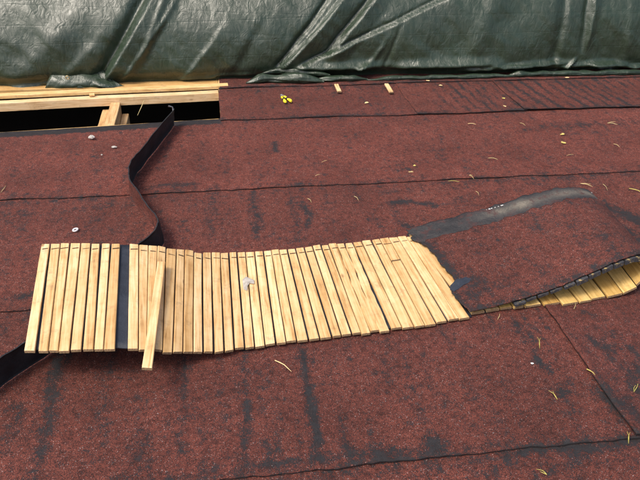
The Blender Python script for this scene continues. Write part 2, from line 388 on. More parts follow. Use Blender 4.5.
def felt_sheet(x0, x1, y0, y1, lift, hole=False, endlap=None, fine=0.02, jag=0.009, band_near=0.3, band_far=0.35, stripes=False, tone=0.0, edge_x=None, darkfar=0.0):
    """one length of roofing felt: its near edge lies lifted on the sheet below it"""
    xs, x = [], x0
    while x < x1 - 1e-4:
        xs.append(x)
        x += fine if (-1.75 < x < 3.7) else 0.35
    xs.append(x1)
    yfine = 0.018 if y1 > 0.9 else 0.1
    ny = max(4, int((y1 - y0) / yfine))
    nx = len(xs)
    sd = y0 * 3.7 + x0
    V = np.zeros((nx, ny + 1, 3)); WR = np.zeros((nx, ny + 1))
    for i, x in enumerate(xs):
        e0 = y0 + jag * 1.6 * fr(x * 2.3, sd, 0.3, 4) + jag * 0.7 * nz(x * 31.0, sd, 5.0)
        e1 = (min(y1, hole_near(x) - 0.006) if hole and x < HX1 else y1)
        if hole and x < HX0: e1 = 3.72
        curl = lift + 0.007 * max(0.0, nz(x * 2.7, sd, 9.0)) + 0.003 * max(0, nz(x * 11.0, sd, 2.0))
        for j in range(ny + 1):
            v = j / ny
            y = lerp(e0, e1, v)
            xx = x
            if edge_x and i in (0, nx - 1):
                xx = x + 0.006 * fr(y * 6, sd, 1.0, 3)
            dn = y - e0
            z = relief(xx, y) + lerp(curl, 0.0, min(1.0, dn / 0.30)) + 0.0008
            if endlap is not None:
                z += endlap * math.exp(-((x - x0) / 0.05) ** 2)
            V[i, j] = (xx, y, z)
            WR[i, j] = max(band_near * math.exp(-(dn / 0.035) ** 2) * (0.6 + 0.9 * nz(x * 3.1, sd + 2, 4.0)),
                           band_far * math.exp(-((y1 - 0.04 - y) / 0.06) ** 2) * (0.7 + 1.3 * nz(x * 2.0, sd + 7, 4.0)))
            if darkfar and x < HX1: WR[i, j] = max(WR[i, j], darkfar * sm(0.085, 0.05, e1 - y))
    W = np.maximum(WR, wear_shade_field(V[:, :, 0], V[:, :, 1], None))
    if stripes:
        ph = V[:, :, 0] + 0.10 * (V[:, :, 1] - 4.1)
        st = np.clip(np.sin(ph * 2 * math.pi / 0.078 + 1.5 * np.sin(ph * 7.3)) * 0.9 - 0.15, 0, 1)
        amp = np.array([1.35 * sm(1.25, 1.75, x) * (0.75 + 0.6 * nz(x * 3, 2.2)) for x in xs])[:, None]
        W = np.maximum(W, st * amp)
    TN = np.clip(np.full_like(W, tone) + 0.0, 0, 1)
    verts = [tuple(p) for p in V.reshape(-1, 3)]
    fs = []
    n1 = ny + 1
    for i in range(nx - 1):
        for j in range(ny):
            a = i * n1 + j
            fs.append((a, a + n1, a + n1 + 1, a + 1))
    # turned-down rim, 4.5 mm thick
    loop = [i * n1 for i in range(nx)] + [(nx - 1) * n1 + j for j in range(1, n1)] + [i * n1 + ny for i in range(nx - 2, -1, -1)] + [j for j in range(ny - 1, 0, -1)]
    base = len(verts)
    for k in loop:
        p = verts[k]; verts.append((p[0], p[1], p[2] - 0.0046))
    m_ = len(loop)
    for k in range(m_):
        q = (k + 1) % m_
        fs.append((loop[k], base + k, base + q, loop[q]))
    o = mesh_obj('felt_sheet', verts, fs, M_FELT, roof, smooth=False)
    me = o.data
    wa = me.attributes.new('wear_shade', 'FLOAT', 'POINT'); ta = me.attributes.new('tone', 'FLOAT', 'POINT')
    wl = list(W.reshape(-1)) + [1.3] * m_
    tl = list(TN.reshape(-1)) + [0.0] * m_
    wa.data.foreach_set('value', wl); ta.data.foreach_set('value', tl)
    sm_ = [True] * ((nx - 1) * ny) + [False] * m_
    me.polygons.foreach_set('use_smooth', sm_)
    return o
# courses from the eaves up; each overlaps the one below it
felt_sheet(-7, 8, -3.0, -0.40, 0.002)
felt_sheet(-7, 8, -0.43, 0.45, 0.005)
felt_sheet(-7, 8, 0.42, 1.30, 0.005)
felt_sheet(-7, 1.22, 1.268, 2.15, 0.007, band_near=0.75, band_far=0.2)
felt_sheet(1.187, 8, 1.262, 2.15, 0.012, endlap=0.012, edge_x=True, band_near=0.7)
felt_sheet(-7, 8, 2.12, 2.99, 0.006, band_near=0.6, tone=0.15)
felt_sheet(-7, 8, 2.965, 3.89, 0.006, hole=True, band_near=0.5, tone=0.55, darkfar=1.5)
felt_sheet(0.012, 1.23, 3.825, 4.40, 0.007, band_near=0.75, tone=0.35, edge_x=True)
felt_sheet(1.205, 1.92, 3.822, 4.40, 0.011, endlap=0.004, band_near=0.75, stripes=True, edge_x=True, tone=0.25)
felt_sheet(1.895, 8, 3.818, 4.40, 0.014, endlap=0.005, band_near=0.85, stripes=True, edge_x=True, tone=0.3)
felt_sheet(0.02, 8, 4.375, 4.75, 0.006, band_near=0.6, tone=0.3)

# timbers in the opening
def plank(name, P0, P1, wid, z0, z1, mat, jit=0.003, seg=14, sd=0.0):
    P0 = Vector(P0); P1 = Vector(P1); d = (P1 - P0); ln = d.length; d.normalize(); nrm = Vector((-d.y, d.x))
    vs, fs = [], []
    for i in range(seg + 1):
        c = P0 + d * (ln * i / seg)
        a = jit * nz(i * 0.7, sd, 1); b2 = jit * nz(i * 0.7, sd, 5); cz = jit * nz(i * 0.5, sd, 9)
        ch = 0.003
        pts = [(-wid / 2 + a, z0 + cz), (wid / 2 + b2, z0 + cz), (wid / 2 + b2, z1 + cz - ch), (wid / 2 + b2 - ch, z1 + cz), (-wid / 2 + a + ch, z1 + cz), (-wid / 2 + a, z1 + cz - ch)]
        for s_, z in pts: vs.append((c.x + nrm.x * s_, c.y + nrm.y * s_, z))
    for i in range(seg):
        for k in range(6):
            q = (k + 1) % 6; fs.append((i * 6 + k, i * 6 + q, i * 6 + 6 + q, i * 6 + 6 + k))
    fs.append(tuple(range(6))); fs.append(tuple(range(seg * 6 + 5, seg * 6 - 1, -1)))
    o = mesh_obj(name, vs, fs, mat, roof); fix_normals(o); return o
plank('ridge_board', (-3.6, 4.145), (0.008, 4.348), 0.050, -0.056, -0.002, M_BEAMP, sd=1)
plank('ridge_board', (-3.6, 4.222), (0.075, 4.424), 0.050, -0.004, 0.018, M_BEAM, sd=2)
plank('rafter', (-0.640, 3.885), (-0.640, 4.28), 0.060, -0.18, -0.032, M_RAFT, seg=4, sd=3)
plank('rafter', (-0.704, 3.885), (-0.704, 4.30), 0.050, -0.18, -0.085, M_RAFT, seg=4, sd=4)
plank('rafter', (-0.588, 3.885), (-0.588, 4.28), 0.040, -0.20, -0.11, M_RAFT, seg=4, sd=5)
pg = at(92, 95, 0.012)
v_, f_ = tube([pg + Vector((-0.016, 0, 0)), pg + Vector((0.016, 0.002, 0))], 0.010, 8)
mesh_obj('wood_peg', v_, f_, M_BEAM, roof)

# ground far below the house
g_ = mesh_obj('ground', [(-200, -200, -4), (200, -200, -4), (200, 200, -4), (-200, 200, -4)], [(0, 1, 2, 3)], M_SOIL); g_['kind'] = 'structure'

# ------------------------------------------------------------------ tarpaulin behind the ridge
def fold_list():
    out = []
    def add(p0, p1, wl, wr, amp, e0=0.12, e1=0.12):
        a = pv(*p0); b = pv(*p1); out.append((a, b, wl, wr, amp, e0, e1))
    # (bottom point, top point, width on its left, width on its right, height towards the viewer)
    add((98, 84), (152, -10), 0.045, 0.008, -0.050, 0.05, 0.3)
    add((104, 82), (160, -12), 0.006, -0.15, 0.040, 0.05, 0.3)
    add((120, 84), (172, 10), 0.010, 0.02, 0.012, 0.05, 0.4)
    add((140, 60), (166, -5), 0.010, 0.02, 0.010, 0.2, 0.4)
    add((10, 90), (70, 25), 0.08, 0.10, 0.022, 0.2, 0.4)
    add((60, 84), (95, 45), 0.03, 0.05, 0.012, 0.2, 0.4)
    add((180, 84), (215, 40), 0.010, -0.10, 0.016, 0.1, 0.3)
    add((232, 80), (262, 30), 0.03, 0.05, -0.012, 0.1, 0.5)
    add((277, 70), (348, -12), 0.022, 0.006, -0.030, 0.04, 0.3)
    add((282, 70), (345, 6), 0.005, -0.12, 0.050, 0.05, 0.3)
    add((325, 56), (378, 2), 0.020, 0.010, -0.032, 0.15, 0.3)
    add((332, 56), (384, 0), 0.006, -0.10, 0.030, 0.15, 0.3)
    add((300, 68), (485, -10), 0.005, -0.28, 0.034, 0.10, 0.15)
    add((300, 67), (485, -11), 0.014, 0.005, -0.016, 0.10, 0.15)
    add((383, 72), (402, 30), 0.012, 0.014, -0.010, 0.1, 0.4)
    add((365, 72), (385, 45), 0.01, 0.02, 0.012, 0.2, 0.5)
    add((552, 72), (574, 0), 0.05, 0.02, -0.020, 0.2, 0.3)
    add((588, 46), (606, -12), 0.010, -0.06, 0.026, 0.35, 0.3)
    add((584, 46), (600, -12), 0.030, 0.008, -0.022, 0.35, 0.3)
    add((622, 70), (640, 0), 0.03, 0.06, 0.014, 0.3, 0.3)
    add((470, 60), (500, 0), 0.06, 0.08, 0.016, 0.3, 0.3)
    # the bunched hem: long low pleats, sharp below
    add((298, 70), (364, 69), 0.030, 0.008, 0.050, 0.1, 0.2)
    add((352, 73), (366, 66), 0.010, 0.010, 0.030, 0.1, 0.2)
    add((395, 70), (478, 66), 0.035, 0.007, 0.045, 0.15, 0.2)
    add((466, 73), (545, 66), 0.020, 0.008, 0.045, 0.15, 0.2)
    add((480, 69), (520, 67), 0.015, 0.008, 0.030, 0.15, 0.2)
    add((540, 70), (610, 67), 0.025, 0.008, 0.045, 0.15, 0.2)
    add((558, 74), (572, 64), 0.008, 0.010, 0.035, 0.15, 0.2)
    add((590, 66), (650, 71), 0.020, 0.008, 0.045, 0.15, 0.2)
    add((606, 73), (660, 66), 0.016, 0.008, 0.035, 0.15, 0.2)
    add((180, 82), (245, 78), 0.015, 0.008, 0.020, 0.15, 0.2)
    add((10, 90), (60, 86), 0.020, 0.008, 0.025, 0.15, 0.2)
    return out
FOLDS = fold_list()
def tarp_depth(X, Z):
    d = 0.0
    for (a, b, wl, wr, amp, e0, e1) in FOLDS:
        ex, ez = b[0] - a[0], b[1] - a[1]; ln = math.hypot(ex, ez)
        t = ((X - a[0]) * ex + (Z - a[1]) * ez) / (ln * ln)
        if t < -0.3 or t > 1.6: continue
        s = ((X - a[0]) * ez - (Z - a[1]) * ex) / ln          # > 0: right of the line
        s += 0.008 * nz(t * 4.0, amp * 100, 3.0)
        q = s / (abs(wr) if s > 0 else wl)
        if abs(q) > 3: continue
        g = max(0.0, 1.0 - q) if (wr < 0 and s > 0) else math.exp(-q * q)   # negative width: a flat facet
        d += amp * g * sm(-e0, e0, t) * (1 - sm(1.15 - e1, 1.5, t))
    return d
def tarp_y(X, Z):
    base = 4.515 + (0.70 - 0.30 * sm(0.9, 2.1, X)) * max(0.0, Z - 0.06) ** 2 + 0.25 * max(0.0, Z - 0.25) ** 2
    base += 0.05 * math.exp(-(Z / 0.05) ** 2)                # tucked in at the foot
    base -= 0.035 * nz(X * 0.8, Z * 1.2, 4.0)
    cr = 0.014 * fr(X * 3.6 + Z * 2.8, Z * 2.2 - X * 0.8, 2.0, 3) + 0.0035 * fr(X * 13.0 + Z * 10, Z * 7.0, 6.0, 3)
    return base - tarp_depth(X, Z) - cr
tarp_root = empty('tarpaulin', (0.6, 4.55, 0.0))
tag(tarp_root, 'dark green glossy tarpaulin hanging in diagonal folds behind the roof ridge', 'tarpaulin')
xs = [-6 + 0.25 * i for i in range(15)] + [-2.25 + 0.011 * i for i in range(560)] + [3.91 + 0.25 * i for i in range(17)]
zs = [-0.003 + 0.0105 * i for i in range(72)] + [0.80, 0.9, 1.0, 1.1, 1.18, 1.24]
vs, fs = [], []
for x in xs:
    for z in zs: vs.append((x, tarp_y(x, z), z + (0.009 if x > 0 else -0.0)))
    y = tarp_y(x, 1.24)
    for k in range(1, 7): vs.append((x, y + 0.45 * k, 1.24 + 0.30 * math.sin(k / 6 * math.pi * 0.5) * (1 if k < 6 else 0.95)))
    vs.append((x, y + 2.75, 0.6)); vs.append((x, y + 2.8, -0.2))
n1 = len(zs) + 8
for i in range(len(xs) - 1):
    for j in range(n1 - 1):
        a = i * n1 + j; fs.append((a, a + n1, a + n1 + 1, a + 1))
world_obj('sheet', vs, fs, M_TARP, tarp_root, smooth=True)
# the hem lying bunched along the foot
def hem(px_pts, r0, sd, flat=0.55, rise=0.0, n=22, wob=0.35, name='hem'):
    P = [at(*p) for p in px_pts]
    ln = [0]
    for a, b in zip(P, P[1:]): ln.append(ln[-1] + (b - a).length)
    K = max(12, int(ln[-1] / 0.016)); path, rad = [], []
    for k in range(K + 1):
        s = ln[-1] * k / K
        for i in range(len(P) - 1):
            if s <= ln[i + 1] + 1e-9: break
        p = P[i].lerp(P[i + 1], (s - ln[i]) / (ln[i + 1] - ln[i]))
        e = min(1.0, 0.12 + min(k, K - k) / 7.0)
        r = r0 * e * (0.8 + 0.5 * nz(s * 7, sd, 1.0))
        path.append(p + Vector((0, 0.012 * nz(s * 9, sd, 3.0), 0.013 + r * flat * 0.8 + rise)))
        rad.append(r)
    vs, fs = tube(path, rad, n, squash=flat)
    out = []
    for k in range(K + 1):
        c = path[k]
        for q in range(n):
            v = vs[k * n + q]; dlt = v - c
            f = 1 + wob * fr(k * 0.13 + sd, q * 0.55, sd, 3) + 0.22 * math.sin(q * 2.9 + k * 0.21 + sd)
            nv = c + dlt * f
            nv.z = max(nv.z, 0.0125)
            out.append(nv)
    world_obj(name, out, fs, M_TARP, tarp_root, smooth=True)
hem([(246, 85.5), (262, 83.5), (290, 83.5), (324, 84)], 0.040, 3.0, 0.85)
hem([(262, 80.5), (280, 79), (305, 81), (330, 82)], 0.036, 5.0, 0.7, 0.035)
hem([(312, 83), (345, 82), (368, 81.5)], 0.032, 8.0, 0.7)
hem([(366, 82), (400, 81), (440, 80), (478, 79)], 0.026, 9.0, 0.55)
hem([(440, 80), (480, 79), (525, 78)], 0.026, 12.0, 0.5)
hem([(505, 78), (540, 77), (590, 76.5)], 0.034, 14.0, 0.6)
hem([(560, 77), (600, 76), (655, 75), (700, 73)], 0.030, 17.0, 0.55)
# a loose corner with an eyelet, left
def flap(px, Yf, thick, sd):
    Q = [pv(*p, Yf) for p in px]          # four corners: bl, br, tr, tl
    nu, nv_ = 26, 12; vs, fs = [], []
    for i in range(nu + 1):
        for j in range(nv_ + 1):
            u, v = i / nu, j / nv_
            X = lerp(lerp(Q[0][0], Q[1][0], u), lerp(Q[3][0], Q[2][0], u), v)
            Z = lerp(lerp(Q[0][1], Q[1][1], u), lerp(Q[3][1], Q[2][1], u), v)
            yy = Yf - 0.02 * math.sin(v * math.pi * 0.9) - thick * fr(u * 3.4 + v, v * 1.6, sd, 3) + 0.10 * v * v + 0.05 * max(0.0, u - 0.7)
            vs.append((X, yy, Z))
    for i in range(nu):
        for j in range(nv_):
            a = i * (nv_ + 1) + j; fs.append((a, a + nv_ + 1, a + nv_ + 2, a + 1))
    o = world_obj('corner_flap', vs, fs, M_TARP, tarp_root, smooth=True)
    so = o.modifiers.new('thickness', 'SOLIDIFY'); so.thickness = 0.004
    return o
flap([(44, 91), (120, 89), (100, 72), (52, 70)], 4.492, 0.022, 2.0)
flap([(72, 90), (128, 88.5), (106, 79), (74, 75)], 4.478, 0.018, 6.0)
gx, gz = pv(67.5, 77.5, 4.445)
vs, fs = [], []
for k in range(20):
    a = 2 * math.pi * k / 20
    for r, dy in ((0.0075, 0.0), (0.0085, -0.004), (0.013, -0.004), (0.0145, 0.0)):
        vs.append((gx + r * math.cos(a), 4.445 + dy, gz + r * math.sin(a)))
for k in range(20):
    q = (k + 1) % 20
    for j in range(3): fs.append((k * 4 + j, q * 4 + j, q * 4 + j + 1, k * 4 + j + 1))
    fs.append((k * 4 + 3, q * 4 + 3, q * 4, k * 4))
world_obj('eyelet', vs, fs, plain('brass', (0.45, 0.38, 0.22), 0.4, 0.8), tarp_root, smooth=True)

# ------------------------------------------------------------------ strip of slats on felt, folded over
O2 = at(470, 318)
U = Vector((0.9923, 0.1240, 0)).normalized(); W2 = Vector((-U.y, U.x, 0))
def loc2(u, v, z): return Vector((O2.x, O2.y, 0)) + U * u + W2 * v + Vector((0, 0, z))
mat_root = empty('slatted_mat', (0.1, 2.1, 0.0))
tag(mat_root, 'long strip of pale wooden slats nailed on black felt, its right end folded over', 'slatted mat')
ZTAB = [(24, 0.152), (60, 0.152), (115, 0.148), (140, 0.138), (165, 0.108), (190, 0.074), (213, 0.049), (235, 0.034), (255, 0.028), (275, 0.026), (480, 0.026)]
NEARY = [(24, 350.5), (38, 350.5), (60, 350.5), (81, 349.5), (115, 348.5), (128, 349.3), (150, 349), (164, 351), (195, 351.5), (213, 352), (232, 349), (245, 347.7), (275, 343), (308, 339.5), (332, 336.4), (361, 333), (389, 329.5), (414, 326), (442, 322), (471, 317.5)]
FARY = [(41, 243.7), (120, 243.7), (130, 244), (157, 246), (166, 248), (185, 250), (202, 252.8), (220, 253.4), (237, 252.5), (263, 251.3), (281, 249.6), (300, 248), (319, 245), (334.5, 243.8), (352, 242.5), (371, 240.5), (388, 238), (415, 235.7)]
S = [(23.8, 35.2, 41, 49.8), (38, 48.3, 51, 60.2), (48.7, 58.2, 60.5, 69.2), (58.5, 69.6, 70.2, 80.7), (70.2, 81.3, 81.3, 90.4), (82.6, 93, 91.5, 99.7),
     (93.6, 103.5, 102, 110.2), (104, 114.9, 111.4, 119.9)]
nb = [(28, 63), (64.5, 90), (91, 112), (113.5, 146), (148, 180), (182, 215), (218, 250), (251.5, 285), (288, 320), (325, 357), (358.5, 390), (391.5, 424)]
fb = [(33, 64), (66, 97), (98.5, 128), (130, 157), (160, 193), (194.5, 222), (224, 252), (253.5, 281), (284, 312), (313.5, 343), (344.5, 372), (374, 399)]
for (a, b), (c, d) in zip(nb, fb):
    S.append((120 + a / 3.425, 120 + b / 3.425, 120 + c / 3.425, 120 + d / 3.425))
NG = [244.6, 275.5, 308, 331.6, 351.2, 390, 414, 470]; FG = [236.9, 263, 287, 304, 320.5, 352.5, 371, 415]; CN = [3, 3, 2, 2, 4, 2, 5]
for g in range(7):
    n = CN[g]
    for k in range(n):
        j0 = random.uniform(-0.35, 0.35); gap = 1.1 if k == 0 else 0.25
        a0, a1 = lerp(NG[g], NG[g + 1], k / n), lerp(NG[g], NG[g + 1], (k + 1) / n)
        c0, c1 = lerp(FG[g], FG[g + 1], k / n), lerp(FG[g], FG[g + 1], (k + 1) / n)
        S.append((a0 + gap, a1 - random.uniform(0.1, 0.4), c0 + gap * 0.75, c1 - random.uniform(0.05, 0.3)))
TH = 0.0095
def slat_mesh(name, c4, mat, parent, th=TH, seg=6, warp=0.0015, rough_edge=0.0, sd=0.0):
    """c4: near-left, near-right, far-left, far-right corners of the upper face; local Y runs along the fibres"""
    nl, nr, fl, frr = [Vector(c) for c in c4]
    cen = (nl + nr + fl + frr) / 4
    ey = ((fl + frr) / 2 - (nl + nr) / 2); ln = ey.length; ey.normalize()
    ex = ((nr - nl) + (frr - fl)); ex = (ex - ey * ex.dot(ey)).normalized(); ez = ex.cross(ey)
    vs, fs = [], []
    for i in range(seg + 1):
        t = i / seg
        a = nl.lerp(fl, t); b = nr.lerp(frr, t)
        dz = ez * (warp * nz(t * 2.2, sd, 4.0) * 2)
        ja = ex * (rough_edge * fr(t * 9, sd, 1.0, 3) + 0.0008 * nz(t * 5, sd, 2.2)); jb = ex * (rough_edge * fr(t * 9, sd, 7.0, 3) + 0.0008 * nz(t * 5, sd, 8.2))
        a = a + ja + dz; b = b + jb + dz
        bev = 0.0016
        ring = [a + ex * bev, b - ex * bev, b - ez * bev, b - ez * th, a - ez * th, a - ez * bev]
        if i in (0, seg):
            ring = [r_ for r_ in ring]
        vs += ring
    for i in range(seg):
        for k in range(6):
            q = (k + 1) % 6; fs.append((i * 6 + k, i * 6 + q, i * 6 + 6 + q, i * 6 + 6 + k))
    fs.append(tuple(range(6))); fs.append(tuple(range(seg * 6 + 5, seg * 6 - 1, -1)))
    R3 = Matrix((ex, ey, ez)).transposed()
    Ri = R3.transposed()
    lv = [Ri @ (v - cen) for v in vs]
    o = mesh_obj(name, lv, fs, mat, parent)
    fix_normals(o)
    if mat is not M_SLATD:
        o.data.materials.append(M_END)
        o.data.polygons[-1].material_index = 1; o.data.polygons[-2].material_index = 1
    o.rotation_euler = R3.to_euler()
    o.location = cen - parent_world(parent) if parent else cen
    return o, R3, cen
M_NAIL = plain('rusted_nail', (0.05, 0.032, 0.022), 0.7, 0.3)
def nail_line(o, R3, cen, c4, frac, sd):
    """the dark staple pressed across a slat near its far end"""
    Ri = R3.transposed()
    l = [Ri @ (Vector(c) - cen) for c in c4]
    y = lerp(l[0].y, l[2].y, frac) + 0.002 * nz(sd, 3.3)
    xa = lerp(l[0].x, l[2].x, frac); xb = lerp(l[1].x, l[3].x, frac)
    r = random.Random(int(sd * 1000)); k = r.random()
    s0 = lerp(xa, xb, 0.03 + 0.22 * r.random()); s1 = lerp(xa, xb, 0.98 - 0.12 * r.random())
    b_ = box(s0, s1, y - 0.0016, y + 0.0014, 0.0002, 0.0022)
    vv = [(x, yy + (0.0015 if x == s1 else 0), z) for x, yy, z in b_[0]]
    mesh_obj('nail', vv, b_[1], M_NAIL, o)
for i, (a0, a1, c0, c1) in enumerate(S):
    jn = random.uniform(-1.0, 0.9); jf = random.uniform(-0.7, 0.7)
    z0, z1 = interp(ZTAB, a0), interp(ZTAB, a1)
    lift = random.uniform(-0.0016, 0.0022)
    q0, q1 = random.uniform(0.05, 0.75), random.uniform(0.05, 0.75)
    a0 += q0; a1 -= random.uniform(0.05, 0.7); c0 += q1 * 0.8; c1 -= random.uniform(0.05, 0.5)
    sk = random.uniform(-0.35, 0.35); a0 += sk; a1 += sk
    c4 = [at(a0, interp(NEARY, a0) + jn, z0 + lift), at(a1, interp(NEARY, a1) + jn, z1 + lift),
          at(c0, interp(FARY, c0) + jf, z0 + lift), at(c1, interp(FARY, c1) + jf, z1 + lift)]
    rough = 0.006 if i in (32, 33) else 0.0
    if i == 37:          # this slat is pieced from two lengths
        m0 = c4[0].lerp(c4[2], 0.70); m1 = c4[1].lerp(c4[3], 0.70)
        m2 = c4[0].lerp(c4[2], 0.715); m3 = c4[1].lerp(c4[3], 0.715)
        slat_mesh('slat', [c4[0], c4[1], m0, m1], M_SLAT, mat_root, sd=i + .3)
        o, R3, cen = slat_mesh('slat', [m2, m3, c4[2], c4[3]], M_SLAT, mat_root, sd=i + .6)
        nail_line(o, R3, cen, [m2, m3, c4[2], c4[3]], 0.72, i + 0.37)
        continue
    o, R3, cen = slat_mesh('slat', c4, M_SLAT, mat_root, seg=14 if rough else 6, rough_edge=rough, sd=i * 1.37)
    nail_line(o, R3, cen, c4, 0.935 + 0.006 * nz(i * 0.4, 1.0), i + 0.37)

# felt that carries the slats, flat part
vs, fs = [], []
K, J = 110, 16
for k in range(K + 1):
    t = k / K
    a = lerp(25.0, 472.0, t); c = lerp(42.0, 417.0, t)
    z = interp(ZTAB, a) - TH - 0.0025
    p = at(a, interp(NEARY, a) - 1.2, z); q = at(c, interp(FARY, c) + 1.0, z)
    for j in range(J + 1):
        r = p.lerp(q, j / J); r.z += 0.0012 * nz(r.x * 12, r.y * 12, 1); vs.append(r)
for k in range(K):
    for j in range(J):
        a = k * (J + 1) + j; fs.append((a, a + J + 1, a + J + 2, a + 1))
o = world_obj('felt_backing', vs, fs, M_BACK, mat_root, smooth=True)
so = o.modifiers.new('thickness', 'SOLIDIFY'); so.thickness = 0.004; so.offset = -1

# profiles of the folded end, near and far edge (run, height), felt centre line
PN = [(0.0, 0.012), (0.15, 0.010), (0.30, 0.009), (0.45, 0.008), (0.57, 0.009), (0.655, 0.018), (0.715, 0.045), (0.750, 0.088), (0.752, 0.130), (0.722, 0.168), (0.665, 0.184), (0.582, 0.166), (0.482, 0.132), (0.362, 0.092), (0.241, 0.062), (0.12, 0.043), (0.02, 0.034)]
PF = [(-0.02, 0.012), (0.16, 0.010), (0.33, 0.009), (0.50, 0.008), (0.66, 0.008), (0.78, 0.010), (0.86, 0.025), (0.905, 0.058), (0.905, 0.095), (0.860, 0.128), (0.79, 0.146), (0.69, 0.153), (0.58, 0.139), (0.42, 0.106), (0.28, 0.080), (0.14, 0.056), (0.02, 0.036)]
def spline(P, s):
    n = len(P) - 1; x = max(0.0, min(n - 1e-6, s * n)); i = int(x); t = x - i
    p0, p1, p2, p3 = P[max(i - 1, 0)], P[i], P[i + 1], P[min(i + 2, n)]
    return tuple(0.5 * (2 * b + (c - a) * t + (2 * a - 5 * b + 4 * c - d) * t * t + (3 * b - a - 3 * c + d) * t ** 3) for a, b, c, d in zip(p0, p1, p2, p3))
WID = 0.592
def prof(s, v, off=0.0):
    """point of the folded felt; off > 0 moves to its outer, granule side"""
    k = v / WID
    def pt(ss):
        a = spline(PN, ss); b = spline(PF, ss)
        return lerp(a[0], b[0], k), lerp(a[1], b[1], k)
    u, z = pt(s)
    if off:
        e = 0.004
        u0, z0 = pt(max(0, s - e)); u1, z1 = pt(min(1, s + e))
        du, dz = u1 - u0, z1 - z0; l = math.hypot(du, dz) or 1
        u += dz / l * off; z += -du / l * off
    return u, z
# ragged torn edge of the upper layer, from photo points
RAG = []
for px in [(474, 317.5), (470, 312), (462, 305), (455, 299), (452, 293), (456, 288), (455, 282), (452, 277), (447, 272), (441, 266), (437, 259), (430, 252), (426, 247), (421, 244), (414, 241), (413, 236)]:
    p = at(px[0], px[1], 0.034); d = p - Vector((O2.x, O2.y, 0)); RAG.append((d.dot(W2), d.dot(U)))
RAG.sort()
def rag(v): return interp(RAG, v) + 0.010 * fr(v * 38, 3.0, 1.0, 5)
def fold_sheet(name, v0, v1, s0, s1, off, mat, edge, ns=150, nv_=60, thick=0.0035, vj=0.0, wearf=None):
    vs, fs, wr = [], [], []
    for i in range(nv_ + 1):
        for k in range(ns + 1):
            s = lerp(s0, s1, k / ns); v = lerp(v0, v1, i / nv_)
            if vj: v += vj * fr(s * 46, 7.0 + (0 if i < nv_ / 2 else 5), 2.0, 3) * (abs(i / nv_ - 0.5) * 2) ** 10 * (1.0 if v > 0.3 else 0.25)
            vv = max(-0.02, min(WID + 0.03, v))
            u, z = prof(s, vv, off)
            if edge and s > 0.80:
                um = prof(0.80, vv, off)[0]; ue = prof(1.0, vv, off)[0]; tgt = edge(vv)
                u = um + (u - um) * (tgt - um) / (ue - um)
            z += 0.0022 * fr(u * 8, vv * 8, 5.0, 3) * (1 if s > 0.35 else 0.0)
            p = loc2(u, vv, z); vs.append(p)
            wr.append(wearf(s, vv, u) if wearf else 0.0)
    n1 = ns + 1
    for i in range(nv_):
        for k in range(ns):
            a = i * n1 + k; fs.append((a, a + 1, a + n1 + 1, a + n1))
    o = world_obj(name, vs, fs, mat, mat_root, smooth=True)
    wa = o.data.attributes.new('wear_shade', 'FLOAT', 'POINT'); wa.data.foreach_set('value', wr)
    if thick:
        so = o.modifiers.new('thickness', 'SOLIDIFY'); so.thickness = thick; so.offset = 0
    return o
def fold_wear(s, v, u):
    e = rag(v)
    wv = 0.75 * math.exp(-((u - e) / 0.030) ** 2) if s > 0.6 else 0.0
    wv = max(wv, 0.55 * math.exp(-((v + 0.0) / 0.02) ** 2), 0.5 * math.exp(-((u - 0.05 - 0.25 * (v - 0.1)) / 0.06) ** 2) * sm(0.0, 0.1, v) * (1 - sm(0.15, 0.25, v)))
    return max(0.0, min(1.2, wv + 0.22 * nz(u * 7, v * 7, 2.0) + 0.05))
def band_pale(s, v, u):      # weathered pale along its middle, tarry towards the torn end
    return max(0.0, math.exp(-((v - 0.540) / 0.034) ** 2) * sm(0.12, 0.5, u) * (0.75 + 0.6 * nz(u * 9, 3.0)))
o = fold_sheet('felt_backing', 0.004, WID, 0.0, 1.0, 0.0, M_BAND, lambda v: rag(v) + 0.012 * sm(0.5, 0.44, v) - 0.012 * sm(0.49, 0.51, v) * (0.5 + abs(fr(v * 60, 9.0, 2.0, 4))), vj=0.020, wearf=band_pale)
fold_sheet('granule_felt', -0.010, 0.476, 0.30, 1.0, 0.0042, M_FELT, rag, vj=0.022, wearf=fold_wear)
